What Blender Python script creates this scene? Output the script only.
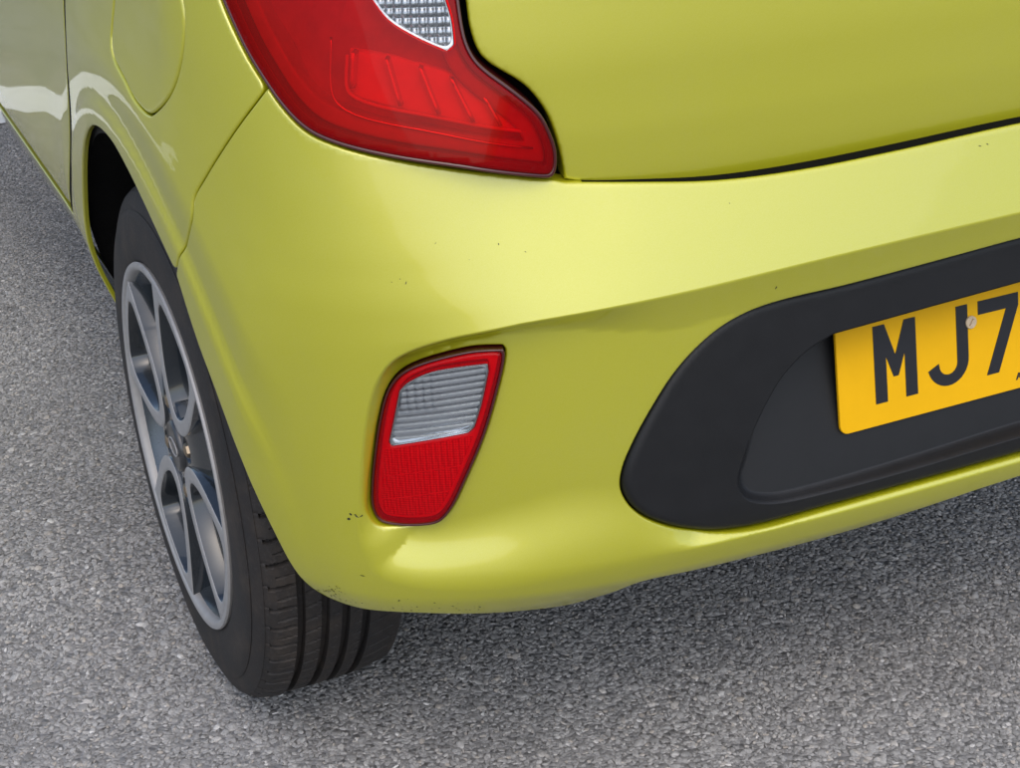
import bpy, math, random
import numpy as np
from mathutils import Vector, Matrix
from mathutils.geometry import delaunay_2d_cdt

# ------------------------------------------------------------------ camera, world, light, exposure
scene = bpy.context.scene
for o in list(bpy.data.objects): bpy.data.objects.remove(o, do_unlink=True)
col = scene.collection
R = math.radians
cam_data = bpy.data.cameras.new('camera'); cam = bpy.data.objects.new('camera', cam_data); col.objects.link(cam)
YAW, PITCH, ROLL = 0.4135, 0.4482, -0.0430
cam.location = (-1.0970, -1.1057, 1.1209)
fwd = Vector((math.sin(YAW)*math.cos(PITCH), math.cos(YAW)*math.cos(PITCH), -math.sin(PITCH)))
rgt = fwd.cross(Vector((0, 0, 1))).normalized(); up = rgt.cross(fwd)
r2 = rgt*math.cos(ROLL)+up*math.sin(ROLL); u2 = -rgt*math.sin(ROLL)+up*math.cos(ROLL)
cam.rotation_euler = Matrix((r2, u2, -fwd)).transposed().to_euler()
cam_data.sensor_width = 36.0; cam_data.lens = 1680/1020*36.0
cam_data.clip_start = 0.05; cam_data.clip_end = 3000
scene.camera = cam

SUN_EL, SUN_AZ = R(56), R(196)      # azimuth measured from +Y towards +X
sun_dir = Vector((math.sin(SUN_AZ)*math.cos(SUN_EL), math.cos(SUN_AZ)*math.cos(SUN_EL), math.sin(SUN_EL)))
world = bpy.data.worlds.new('World'); scene.world = world; world.use_nodes = True
wn = world.node_tree; wn.nodes.clear()
sky = wn.nodes.new('ShaderNodeTexSky'); sky.sky_type = 'NISHITA'; sky.sun_disc = False
sky.sun_elevation = SUN_EL; sky.sun_rotation = SUN_AZ
sky.air_density = 1.0; sky.dust_density = 3.0; sky.ozone_density = 1.0
bg = wn.nodes.new('ShaderNodeBackground'); bg.inputs['Strength'].default_value = 0.15
wo = wn.nodes.new('ShaderNodeOutputWorld')
wn.links.new(sky.outputs[0], bg.inputs[0]); wn.links.new(bg.outputs[0], wo.inputs[0])
sl = bpy.data.lights.new('sun', 'SUN'); sl.energy = 0.85; sl.angle = R(110); sl.color = (1, .97, .93)
sun = bpy.data.objects.new('sun', sl); col.objects.link(sun)
sun.rotation_euler = (-sun_dir).to_track_quat('-Z', 'Y').to_euler(); sun.location = sun_dir*20
vs = scene.view_settings; vs.view_transform = 'Standard'; vs.look = 'None'; vs.gamma = 1; vs.exposure = 0.47
vs.use_curve_mapping = False
scene.render.engine = 'CYCLES'
scene.cycles.max_bounces = 10; scene.cycles.transparent_max_bounces = 12
# ------------------------------------------------------------------ materials
def mat(name):
    m = bpy.data.materials.new(name); m.use_nodes = True
    nt = m.node_tree; nt.nodes.clear()
    out = nt.nodes.new('ShaderNodeOutputMaterial')
    return m, nt, out
def N(nt, t, **kw):
    n = nt.nodes.new(t)
    for k, v in kw.items():
        if hasattr(n, k) and k not in n.inputs: setattr(n, k, v)
        else: n.inputs[k].default_value = v
    return n
def L(nt, a, b): nt.links.new(a, b)
def ramp(nt, src, stops):
    r = nt.nodes.new('ShaderNodeValToRGB'); L(nt, src, r.inputs[0])
    e = r.color_ramp.elements
    while len(e) < len(stops): e.new(.5)
    for q, (p, c) in zip(e, stops): q.position = p; q.color = (*c, 1) if len(c) == 3 else c
    return r
def obj_coord(nt):
    t = nt.nodes.new('ShaderNodeNewGeometry'); return t.outputs['Position']
def principled(nt, out, **kw):
    p = nt.nodes.new('ShaderNodeBsdfPrincipled')
    for k, v in kw.items(): p.inputs[k.replace('_', ' ')].default_value = v
    L(nt, p.outputs[0], out.inputs[0]); return p
def bump(nt, p, h, strength, dist):
    b = N(nt, 'ShaderNodeBump', Strength=strength, Distance=dist); L(nt, h, b.inputs['Height']); L(nt, b.outputs[0], p.inputs['Normal']); return b
def simple(name, color, rough, metallic=0., noise=.0, scale=60., bumpd=0., bscale=900., coat=0., spec=.5):
    m, nt, out = mat(name)
    p = principled(nt, out, Base_Color=(*color, 1), Roughness=rough, Metallic=metallic, Coat_Weight=coat, Coat_Roughness=.04, Specular_IOR_Level=spec)
    pos_ = obj_coord(nt)
    n = N(nt, 'ShaderNodeTexNoise', Scale=scale, Detail=5., Roughness=.6); L(nt, pos_, n.inputs['Vector'])
    if noise:
        a = tuple(c*(1-noise) for c in color); b = tuple(min(1, c*(1+noise)) for c in color)
        r = ramp(nt, n.outputs[0], [(.3, a), (.7, b)]); L(nt, r.outputs[0], p.inputs['Base Color'])
        mr = N(nt, 'ShaderNodeMapRange'); L(nt, n.outputs[0], mr.inputs[0])
        mr.inputs[3].default_value = max(0, rough-.06); mr.inputs[4].default_value = min(1, rough+.08); L(nt, mr.outputs[0], p.inputs['Roughness'])
    if bumpd:
        n2 = N(nt, 'ShaderNodeTexNoise', Scale=bscale, Detail=3.); L(nt, pos_, n2.inputs['Vector']); bump(nt, p, n2.outputs[0], 1., bumpd)
    return m
def make_paint():
    """lime basecoat with pale aluminium flake under a clear lacquer, thin road dust on top"""
    m, nt, out = mat('lime_metallic_paint')
    base_c = (.46, .455, .001); flake_c = (.74, .725, .29)
    p = nt.nodes.new('ShaderNodeBsdfPrincipled'); p.inputs['Roughness'].default_value = .5; p.inputs['Specular IOR Level'].default_value = .15; p.inputs['Coat Weight'].default_value = 1.; p.inputs['Coat IOR'].default_value = 1.5
    g = nt.nodes.new('ShaderNodeBsdfPrincipled'); g.inputs['Metallic'].default_value = 1.; g.inputs['Roughness'].default_value = .37; g.inputs['Coat Weight'].default_value = 1.
    mixs = nt.nodes.new('ShaderNodeMixShader'); L(nt, p.outputs[0], mixs.inputs[1]); L(nt, g.outputs[0], mixs.inputs[2]); L(nt, mixs.outputs[0], out.inputs[0])
    pos_ = obj_coord(nt)
    fl = N(nt, 'ShaderNodeTexVoronoi', Scale=2400.); L(nt, pos_, fl.inputs['Vector'])
    bw = N(nt, 'ShaderNodeRGBToBW'); L(nt, fl.outputs['Color'], bw.inputs[0])
    mf = N(nt, 'ShaderNodeMapRange'); L(nt, bw.outputs[0], mf.inputs[0]); mf.inputs[3].default_value = .25; mf.inputs[4].default_value = .39; L(nt, mf.outputs[0], mixs.inputs[0])
    g.inputs['Base Color'].default_value = (*flake_c, 1)
    dn = N(nt, 'ShaderNodeTexNoise', Scale=240., Detail=6., Roughness=.75); L(nt, pos_, dn.inputs['Vector'])
    dn2 = N(nt, 'ShaderNodeTexNoise', Scale=7., Detail=4., Roughness=.6); L(nt, pos_, dn2.inputs['Vector'])
    mu = N(nt, 'ShaderNodeMath', operation='MULTIPLY'); L(nt, dn.outputs[0], mu.inputs[0]); L(nt, dn2.outputs[0], mu.inputs[1])
    dr = ramp(nt, mu.outputs[0], [(.22, (0, 0, 0)), (.5, (.13, .13, .13))])
    mx = N(nt, 'ShaderNodeMix', data_type='RGBA'); L(nt, dr.outputs[0], mx.inputs[0]); mx.inputs[6].default_value = (*base_c, 1); mx.inputs[7].default_value = (.42, .41, .14, 1)
    L(nt, mx.outputs[2], p.inputs['Base Color'])
    mr = N(nt, 'ShaderNodeMapRange'); L(nt, dn.outputs[0], mr.inputs[0]); mr.inputs[1].default_value = .3; mr.inputs[2].default_value = .8
    mr.inputs[3].default_value = .02; mr.inputs[4].default_value = .07
    op = N(nt, 'ShaderNodeTexNoise', Scale=160., Detail=1.); L(nt, pos_, op.inputs['Vector'])
    b = N(nt, 'ShaderNodeBump', Strength=.35, Distance=.00006); L(nt, op.outputs[0], b.inputs['Height'])
    for q in (p, g): L(nt, mr.outputs[0], q.inputs['Coat Roughness']); L(nt, b.outputs[0], q.inputs['Coat Normal'])
    return m
def make_lens(name, tint, rough=.02, ior=1.26, body_c=None, body_f=.35):
    m, nt, out = mat(name)
    tr = N(nt, 'ShaderNodeBsdfTransparent'); tr.inputs[0].default_value = (*tint, 1); base_o = tr.outputs[0]
    if body_c:
        df = N(nt, 'ShaderNodeBsdfDiffuse'); df.inputs[0].default_value = (*body_c, 1); m0 = nt.nodes.new('ShaderNodeMixShader'); m0.inputs[0].default_value = body_f
        L(nt, tr.outputs[0], m0.inputs[1]); L(nt, df.outputs[0], m0.inputs[2]); base_o = m0.outputs[0]
    gl = N(nt, 'ShaderNodeBsdfGlossy', Roughness=rough); gl.inputs[0].default_value = (1, 1, 1, 1)
    fr = N(nt, 'ShaderNodeFresnel', IOR=ior); mx = nt.nodes.new('ShaderNodeMixShader')
    L(nt, fr.outputs[0], mx.inputs[0]); L(nt, base_o, mx.inputs[1]); L(nt, gl.outputs[0], mx.inputs[2]); L(nt, mx.outputs[0], out.inputs[0])
    return m
def make_asphalt():
    m, nt, out = mat('asphalt_binder')
    p = principled(nt, out, Roughness=.9)
    pos_ = obj_coord(nt)
    v = N(nt, 'ShaderNodeTexVoronoi', Scale=150.); L(nt, pos_, v.inputs['Vector'])
    bw = N(nt, 'ShaderNodeRGBToBW'); L(nt, v.outputs['Color'], bw.inputs[0])
    r = ramp(nt, bw.outputs[0], [(.0, (.16, .16, .157)), (.5, (.235, .234, .23)), (.9, (.29, .288, .283)), (1., (.35, .345, .335))])
    n = N(nt, 'ShaderNodeTexNoise', Scale=1.7, Detail=5.); L(nt, pos_, n.inputs['Vector'])
    r2_ = ramp(nt, n.outputs[0], [(.3, (.8, .8, .8)), (.7, (1.1, 1.1, 1.1))])
    mx = N(nt, 'ShaderNodeMix', data_type='RGBA', blend_type='MULTIPLY'); mx.inputs[0].default_value = 1
    L(nt, r.outputs[0], mx.inputs[6]); L(nt, r2_.outputs[0], mx.inputs[7]); L(nt, mx.outputs[2], p.inputs['Base Color'])
    mp = N(nt, 'ShaderNodeMath', operation='SUBTRACT'); mp.inputs[0].default_value = 1; L(nt, v.outputs['Distance'], mp.inputs[1])
    bump(nt, p, mp.outputs[0], 1., .004)
    return m
def make_chipping():
    m, nt, out = mat('road_chipping')
    p = principled(nt, out, Roughness=.75)
    oi = nt.nodes.new('ShaderNodeObjectInfo')
    r = ramp(nt, oi.outputs['Random'], [(.0, (.21, .209, .205)), (.3, (.295, .293, .287)), (.62, (.35, .348, .342)), (.88, (.405, .40, .39)), (.94, (.42, .385, .34)), (.98, (.51, .505, .495)), (1., (.64, .635, .62))])
    r.color_ramp.interpolation = 'LINEAR'
    pos_ = obj_coord(nt)
    n = N(nt, 'ShaderNodeTexNoise', Scale=420., Detail=4., Roughness=.7); L(nt, pos_, n.inputs['Vector'])
    rr = ramp(nt, n.outputs[0], [(.3, (.72, .72, .72)), (.7, (1.2, 1.2, 1.2))])
    n2 = N(nt, 'ShaderNodeTexNoise', Scale=2.3, Detail=5., Roughness=.6); L(nt, pos_, n2.inputs['Vector'])
    rr2 = ramp(nt, n2.outputs[0], [(.3, (.76, .755, .75)), (.7, (1.1, 1.095, 1.08))])
    a = N(nt, 'ShaderNodeMix', data_type='RGBA', blend_type='MULTIPLY'); a.inputs[0].default_value = 1
    b = N(nt, 'ShaderNodeMix', data_type='RGBA', blend_type='MULTIPLY'); b.inputs[0].default_value = 1
    L(nt, r.outputs[0], a.inputs[6]); L(nt, rr.outputs[0], a.inputs[7]); L(nt, a.outputs[2], b.inputs[6]); L(nt, rr2.outputs[0], b.inputs[7])
    L(nt, b.outputs[2], p.inputs['Base Color'])
    return m
def make_retro():
    """moulded prism grid: bright facets, dull joints"""
    m, nt, out = mat('retroreflector_prisms')
    p = principled(nt, out, Roughness=.25, Metallic=.2)
    v = N(nt, 'ShaderNodeTexVoronoi', Scale=430., Randomness=.12); L(nt, obj_coord(nt), v.inputs['Vector'])
    r = ramp(nt, v.outputs['Distance'], [(.0, (1, 1, 1)), (.35, (.92, .9, .9)), (.62, (.42, .38, .38))]); L(nt, r.outputs[0], p.inputs['Base Color'])
    bw = N(nt, 'ShaderNodeRGBToBW'); L(nt, v.outputs['Color'], bw.inputs[0]); bump(nt, p, v.outputs['Distance'], 1., .0008)
    return m
def make_tyre():
    m, nt, out = mat('tyre_rubber')
    p = principled(nt, out, Roughness=.66, Specular_IOR_Level=.34)
    pos_ = obj_coord(nt)
    n = N(nt, 'ShaderNodeTexNoise', Scale=22., Detail=6., Roughness=.65); L(nt, pos_, n.inputs['Vector'])
    n3 = N(nt, 'ShaderNodeTexNoise', Scale=260., Detail=4., Roughness=.7); L(nt, pos_, n3.inputs['Vector'])
    r = ramp(nt, n.outputs[0], [(.35, (.019, .0185, .019)), (.52, (.024, .021, .0195)), (.68, (.042, .034, .028))])
    d = ramp(nt, n3.outputs[0], [(.55, (0, 0, 0)), (.75, (.35, .35, .35))])
    mx = N(nt, 'ShaderNodeMix', data_type='RGBA'); L(nt, d.outputs[0], mx.inputs[0]); L(nt, r.outputs[0], mx.inputs[6]); mx.inputs[7].default_value = (.085, .085, .088, 1)
    L(nt, mx.outputs[2], p.inputs['Base Color']); bump(nt, p, n3.outputs[0], 1., .0004)
    return m
M = {}
M['paint'] = make_paint()
M['black_plastic'] = simple('textured_black_plastic', (.0062, .0067, .0080), .50, noise=.12, scale=40, bumpd=.00012, bscale=1500, spec=.45)
M['plate'] = simple('yellow_plate_acrylic', (.80, .435, .0005), .5, noise=.03, scale=30, spec=.25)
M['ink'] = simple('plate_black', (.013, .014, .018), .4)
M['screw'] = simple('cream_screw_cap', (.55, .44, .30), .45, noise=.1, scale=300)
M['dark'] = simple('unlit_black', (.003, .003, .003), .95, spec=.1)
M['liner'] = simple('liner_felt', (.010, .010, .010), .95, noise=.2, bumpd=.0008, bscale=300)
M['tyre'] = make_tyre()
M['machined'] = simple('machined_alloy', (.37, .365, .36), .5, metallic=.3, noise=.08, scale=90)
M['gunmetal'] = simple('gunmetal_paint', (.024, .031, .038), .22, metallic=.5, noise=.12, scale=25, coat=.8)
M['barrel'] = simple('alloy_barrel', (.075, .09, .105), .26, metallic=.65, noise=.15, scale=20)
M['drum'] = simple('brake_drum_iron', (.03, .028, .026), .8, noise=.4, scale=40)
M['nut'] = simple('lug_nut_steel', (.34, .27, .19), .34, metallic=.95, noise=.2, scale=200)
M['cap'] = simple('centre_cap_plastic', (.05, .052, .056), .35, metallic=.4, coat=.5)
M['red_lens'] = make_lens('red_lens', (.90, .020, .030), body_c=(.85, .002, .006), body_f=.18)
M['red_reflector_lens'] = make_lens('red_reflector_lens', (.94, .022, .040), body_c=(.90, .003, .014), body_f=.25)
M['clear_lens'] = make_lens('clear_lens', (.93, .95, .96), ior=1.45)
M['silver'] = simple('lamp_reflector_silver', (.74, .76, .78), .24, metallic=1.)
M['window_silver'] = simple('reverse_reflector_silver', (.36, .38, .41), .22, metallic=1., noise=.2, scale=160)
M['white_plastic'] = simple('lamp_diffuser_white', (.80, .80, .80), .3, noise=.05, scale=80)
M['grey_plastic'] = simple('lamp_housing_grey', (.40, .39, .39), .22, noise=.12, scale=50, coat=.3)
M['lamp_black'] = simple('lamp_bezel_black', (.04, .035, .035), .3)
M['red_black'] = simple('lamp_rim_dark_red', (.060, .004, .006), .25, coat=.6)
M['retro'] = make_retro()
M['asphalt'] = make_asphalt(); M['chip'] = make_chipping()
M['line'] = simple('road_line_white', (.78, .78, .74), .7, noise=.1, scale=40, bumpd=.001, bscale=150)
M['chipmark'] = simple('bare_plastic_chip', (.012, .012, .013), .7)
M['gap_shade'] = simple('gap_shade_black', (.012, .012, .012), .7)

# ------------------------------------------------------------------ body surface (unrolled metres s, height z)
def interp(x,xs,ys):
    # monotone smooth (pchip) interpolation
    xs=np.array(xs,float);ys=np.array(ys,float)
    h=np.diff(xs);dl=np.diff(ys)/h
    m=np.zeros_like(ys)
    for i in range(1,len(xs)-1):
        if dl[i-1]*dl[i]>0:
            w1=2*h[i]+h[i-1];w2=h[i]+2*h[i-1]
            m[i]=(w1+w2)/(w1/dl[i-1]+w2/dl[i])
    m[0]=dl[0];m[-1]=dl[-1]
    x=np.asarray(x,float);xc=np.clip(x,xs[0],xs[-1])
    i=np.clip(np.searchsorted(xs,xc)-1,0,len(xs)-2)
    t=(xc-xs[i])/h[i]
    return (ys[i]*(1+2*t)*(1-t)**2+m[i]*h[i]*t*(1-t)**2+ys[i+1]*t*t*(3-2*t)+m[i+1]*h[i]*t*t*(t-1)
            +np.where(x<xs[0],(x-xs[0])*m[0],0)+np.where(x>xs[-1],(x-xs[-1])*m[-1],0))
def sstep(a,b,x):
    t=np.clip((x-a)/(b-a),0,1);return t*t*(3-2*t)
# plan curve: heading (deg) along arc length from the car's centre line
SS=[0,.2,.4,.50,.58,.66,.73,.78,.82,.87,.95,1.1,1.4,1.8]
HH=[0,1.2,3.8,8.5,17,27,40,55,69,79,85,88.4,90,90]
_s=np.linspace(0,4.2,4201);_h=np.radians(np.clip(interp(_s,SS,HH),0,90))
_x=-np.concatenate([[0],np.cumsum((np.cos(_h)[1:]+np.cos(_h)[:-1])/2*.001)])
_y=np.concatenate([[0],np.cumsum((np.sin(_h)[1:]+np.sin(_h)[:-1])/2*.001)])
_k=.02  # smooth heading
def plan(s):
    a=np.abs(s);sg=np.where(s<0,-1.,1.)
    x=np.interp(a,_s,_x);y=np.interp(a,_s,_y);h=np.interp(a,_s,_h)
    return x*sg,y,-np.sin(h)*sg,-np.cos(h)   # position, outward normal
def crease_z(s): return interp(np.clip(np.abs(s),0,.70),[0,.1066,.1935,.3144,.4308,.57,.6113,.6483,.70],[.592,.5908,.5894,.5859,.5802,.5733,.5670,.5616,.555])
def off_rear(s,z):
    zc=crease_z(s);lo=interp(np.minimum(z,zc),[.26,.28,.30,.33,.40,.50,.60],[-.055,-.034,-.018,-.008,-.003,0,.0015])
    hi=interp(np.maximum(z-zc,0),[0,.012,.03,.048,.064,.08,.10,.14],[0,-.0048,-.0121,-.0194,-.0260,-.0326,-.0408,-.057])
    return lo+hi
def off_corner(z): return interp(z,[.24,.26,.275,.30,.35,.45,.54,.58,.62,.66,.70,.78,.86,1.0],[-.07,-.044,-.031,-.018,-.009,-.002,0,-.0015,-.0062,-.0125,-.0195,-.0345,-.051,-.088])
def off_quarter(z): return interp(z,[.20,.25,.27,.30,.35,.40,.48,.56,.68,.76,.84,.92,1.0],[-.10,-.062,-.044,-.028,-.014,-.006,-.001,0,0,-.004,-.013,-.026,-.042])
def off_side(z): return interp(z,[.18,.24,.30,.36,.40,.44,.50,.60,.72,.80,.90,1.0],[-.11,-.085,-.060,-.034,-.018,-.007,-.002,0,0,-.005,-.018,-.034])
def off_gate(z): return interp(z,[.60,.635,.645,.655,.67,.69,.72,.76,.82,.90,1.0],[-.072,-.0510,-.0482,-.0462,-.0440,-.0422,-.0408,-.0408,-.0445,-.057,-.080])
def seg_dist(P,A,B):
    d=B-A;t=np.clip(((P-A)*d).sum(-1)/max((d*d).sum(),1e-12),0,1)
    q=A+t[...,None]*d;return np.hypot(P[...,0]-q[...,0],P[...,1]-q[...,1]),t
def poly_dist(P,pl,w=None):
    best=np.full(P.shape[:-1],9.);bw=np.zeros(P.shape[:-1])
    for i in range(len(pl)-1):
        d,t=seg_dist(P,pl[i],pl[i+1])
        m=d<best;best=np.where(m,d,best)
        if w is not None: bw=np.where(m,w[i]*(1-t)+w[i+1]*t,bw)
    return best,bw
def inside(P,poly):
    x,y=P[...,0],P[...,1];c=np.zeros(x.shape,bool);n=len(poly)
    for i in range(n):
        x1,y1=poly[i];x2,y2=poly[(i+1)%n]
        if y1==y2: continue
        c^=((y1>y)!=(y2>y))&(x<(x2-x1)*(y-y1)/(y2-y1)+x1)
    return c
def chaikin(p,w=None,n=3):
    p=np.array(p,float)
    if w is not None: p=np.hstack([p,np.array(w,float)[:,None]])
    for _ in range(n):
        q=[p[0]]
        for a,b in zip(p[:-1],p[1:]): q+=[a*.75+b*.25,a*.25+b*.75]
        q.append(p[-1]);p=np.array(q)
    return p
CRE=chaikin([(-1.2,.592),(0,.592),(.1066,.5908),(.1935,.5894),(.3144,.5859),(.4308,.5802),(.57,.5733),(.6113,.5670),(.6483,.5616),(.6861,.549),(.7052,.5302),(.7187,.4954),(.7302,.4351),(.739,.37),(.740,.345)],
            [.029]*5+[.026,.022,.020,.019,.017,.014,.013,.018,.028,.05],2)
BOT=chaikin([(.740,.345),(.7321,.3251),(.7096,.3135),(.6571,.3072),(.5933,.3078),(.5371,.3182),(.4814,.3230),(.4017,.3206),(.2635,.3201),(.0673,.3221),(-1.2,.323)],
            [.05,.058,.062,.064,.062,.045,.022,.014,.012,.012,.012],2)
CRE=np.vstack([CRE,[[.742,.20,.06]]]);BOT=np.vstack([[[.85,.352,.05]],BOT])
RA=np.vstack([CRE[:,:2],[[-1.2,.20]]]);RB=np.vstack([BOT[:,:2],[[-1.2,.9],[.85,.9]]])
def recess(s,z):
    P=np.stack([s,z],-1)
    ia=inside(P,RA);ib=inside(P,RB)
    d1,_=poly_dist(P,CRE[:,:2]);d2,_=poly_dist(P,BOT[:,:2])
    w1=.036-.020*sstep(.44,.58,s);w1=w1+.008*sstep(.43,.34,z)*sstep(.66,.71,s)
    w2=.013+.045*sstep(.40,.66,s)+.050*sstep(.42,.50,s)*sstep(.71,.51,s)
    t1=np.clip(d1/w1,0,1);t2=np.clip(d2/w2,0,1)
    D=interp(np.clip(s,0,.8),[0,.3,.40,.48,.56,.62,.70,.8],[.0095,.0095,.0095,.0120,.0185,.0225,.0210,.0205])
    k=sstep(.44,.60,s);r1=(1-(1-t1)**2*(1+.6*t1))*k+(.75*t1+.25*np.sin(t1*np.pi/2))*(1-k)
    return np.where(ia&ib,-D*r1*(t2*t2*(3-2*t2)),0)
ARC=(.52,.30,.335)
def flare(s,z):
    x,y,nx,ny=plan(s);r=np.hypot(y-ARC[0],z-ARC[1])
    f=interp(np.clip(r,.30,.52),[.30,.352,.360,.368,.376,.407,.412,.430,.46,.50,.52],[.012,.012,.0112,.0085,.0072,.0082,.0081,.0060,.0025,.0002,0])
    f=f*interp(np.clip(y,.3,.9),[.3,.42,.62,.78,.9],[1,1,.75,.35,.3])
    return f*(np.abs(s)>.7)*sstep(.78,.88,np.abs(s)+.25*np.maximum(z-.42,0))
def body(s,z):
    a=np.abs(s)
    w1=sstep(.50,.74,a);w2=sstep(.78,.98,a);w3=sstep(1.32,1.62,a)
    o=(off_rear(s,z)*(1-w1)+off_corner(z)*w1)*(1-w2)+(off_quarter(z)*(1-w3)+off_side(z)*w3)*w2
    return o+recess(a,z)+flare(a,z)
def pos(s,z,o):
    x,y,nx,ny=plan(s);return np.stack([x+nx*o,y+ny*o,z+0*x],-1)
def s_of_y(y): return np.interp(y,_y,_s)

def insert_face(s,z): return interp(z,[.31,.335,.36,.42,.50,.54,.56,.58],[-.0165,-.0130,-.0110,-.0110,-.0130,-.0150,-.0165,-.021])
def lamp_face(s,z): 
    a=np.abs(s);w1=sstep(.50,.74,a);w2=sstep(.78,.98,a)
    return (.001*(1-w1)+off_corner(np.minimum(z,.54))*w1)*(1-w2)+off_quarter(z)*w2-.0150
def tail_face(s,z):
    a=np.abs(s);w2=sstep(.78,.98,a)
    w1=sstep(.50,.62,a)
    return (off_gate(z)*(1-w1)+(off_corner(z))*w1)*(1-w2)+off_quarter(z)*w2+.002-.010*sstep(.60,.54,a)*sstep(.72,.68,z)*0
# ------------------------------------------------------------------ mesh helpers
def link(name, me, material=None, parent=None, mats=None):
    o = bpy.data.objects.new(name, me); col.objects.link(o)
    for mm in (mats or ([material] if material else [])): me.materials.append(mm)
    if parent: o.parent = parent
    return o
def pydata(name, v, f, material=None, parent=None, smooth=True, mats=None, mi=None):
    me = bpy.data.meshes.new(name); me.from_pydata([tuple(map(float, q)) for q in v], [], [tuple(int(i) for i in q) for q in f])
    me.polygons.foreach_set('use_smooth', [smooth]*len(me.polygons))
    o = link(name, me, material, parent, mats)
    if mi is not None: me.polygons.foreach_set('material_index', [int(i) for i in mi])
    me.validate(); me.update(); return o
def tag(o, label=None, cat=None, group=None, kind=None):
    for k, v in (('label', label), ('category', cat), ('group', group), ('kind', kind)):
        if v: o[k] = v
    return o
def spline(pts, n=6):
    """Catmull-Rom through open point list"""
    p = np.array(pts, float)
    if len(p) < 3: return [tuple(q) for q in p]
    q = np.vstack([2*p[0]-p[1], p, 2*p[-1]-p[-2]]); out = []
    for i in range(1, len(q)-2):
        a, b, c, d = q[i-1:i+3]
        # centripetal-ish tangents
        l0, l1, l2 = [max(np.hypot(*(y-x)), 1e-6)**.5 for x, y in ((a, b), (b, c), (c, d))]
        m1 = ((b-a)/l0-(c-a)/(l0+l1)+(c-b)/l1)*l1; m2 = ((c-b)/l1-(d-b)/(l1+l2)+(d-c)/l2)*l1
        for k in range(n):
            t = k/n
            out.append(tuple(b*(2*t**3-3*t*t+1)+m1*(t**3-2*t*t+t)+c*(-2*t**3+3*t*t)+m2*(t**3-t*t)))
    out.append(tuple(p[-1])); return out
def cat_segs(*segs):
    out = []
    for s in segs:
        for q in s:
            if not out or math.hypot(out[-1][0]-q[0], out[-1][1]-q[1]) > 5e-4: out.append(tuple(q))
    if math.hypot(out[0][0]-out[-1][0], out[0][1]-out[-1][1]) < 5e-4: out.pop()
    return out
def resample(poly, h):
    out = []; n = len(poly)
    for i in range(n):
        a, b = np.array(poly[i]), np.array(poly[(i+1) % n]); k = max(1, int(math.ceil(np.hypot(*(b-a))/h)))
        for j in range(k): out.append(a+(b-a)*j/k)
    return np.array(out)
def area2(p): x, y = p[:, 0], p[:, 1]; return (x*np.roll(y, -1)-np.roll(x, -1)*y).sum()
def inset(poly, d):
    """rough inward offset of a closed polygon"""
    p = resample([tuple(q) for q in poly], .002)
    if area2(p) < 0: p = p[::-1]
    t = np.roll(p, -3, 0)-np.roll(p, 3, 0); t /= np.linalg.norm(t, axis=1, keepdims=True)
    q = p+np.stack([-t[:, 1], t[:, 0]], 1)*d
    cl = np.vstack([p, p[:1]]); dist, _ = poly_dist(q, cl)
    q = q[dist > d*.93]
    for _ in range(10): q = (np.roll(q, 1, 0)+q*2+np.roll(q, -1, 0))/4
    return [tuple(x) for x in q]
def cdt(outer, holes, h, hb, rings=(), extra=None, hmap=None, band=()):
    loops = [resample(outer, hb)]+[resample(x, hb) for x in holes]
    B = np.vstack(loops); edges = []; k = 0
    for lp in loops:
        n = len(lp); edges += [(k+i, k+(i+1) % n) for i in range(n)]; k += n
    lo, hi = loops[0].min(0), loops[0].max(0)
    gx = np.arange(lo[0]+h*.37, hi[0], h); gy = np.arange(lo[1]+h*.41, hi[1], h*.9)
    X, Y = np.meshgrid(gx, gy, indexing='ij'); X = X+(np.arange(len(gy)) % 2)*h*.5
    P = np.stack([X.ravel(), Y.ravel()], 1)
    if hmap is not None: P = P[hmap(P)]
    cl = [np.vstack([lp, lp[:1]]) for lp in loops]
    def ok(P, dmin):
        m = inside(P, loops[0])
        for lp in loops[1:]: m &= ~inside(P, lp)
        P = P[m]
        if len(P) == 0: return P
        d = np.min([near(P, lp) for lp in loops], 0)
        return P[d > dmin]
    lay = []
    for li, lp in enumerate(loops):
        t = np.roll(lp, -1, 0)-np.roll(lp, 1, 0); t /= np.maximum(np.linalg.norm(t, axis=1, keepdims=True), 1e-9)
        nn = np.stack([-t[:, 1], t[:, 0]], 1)*np.sign(area2(lp))*(1 if li == 0 else -1)
        for d in rings: lay.append(ok(lp+nn*d, d*.85))
    rmax = max(rings) if len(rings) else 0
    P = ok(P, max(rmax+.0010, hb*.5))
    for lp_, dd_ in band: P = P[near(P, lp_) > dd_]
    if extra is not None and len(extra): lay.append(ok(np.array(extra), rmax+.0008))
    allp = np.vstack([B]+lay+[P])
    vs_, es_, fs_, ov, _, _ = delaunay_2d_cdt([Vector((float(a), float(b))) for a, b in allp], edges, [], 0, 1e-6)
    V = np.array([(v.x, v.y) for v in vs_]); F = np.array([f for f in fs_ if len(f) == 3])
    c = V[F].mean(1); m = inside(c, loops[0])
    for lp in loops[1:]: m &= ~inside(c, lp)
    F = F[m]
    e1, e2 = V[F[:, 1]]-V[F[:, 0]], V[F[:, 2]]-V[F[:, 0]]; sg = e1[:, 0]*e2[:, 1]-e1[:, 1]*e2[:, 0]
    F = F[np.abs(sg) > 1e-12]; sg = sg[np.abs(sg) > 1e-12]
    F = np.where(sg[:, None] < 0, F[:, ::-1], F)
    return V, F, loops
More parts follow.
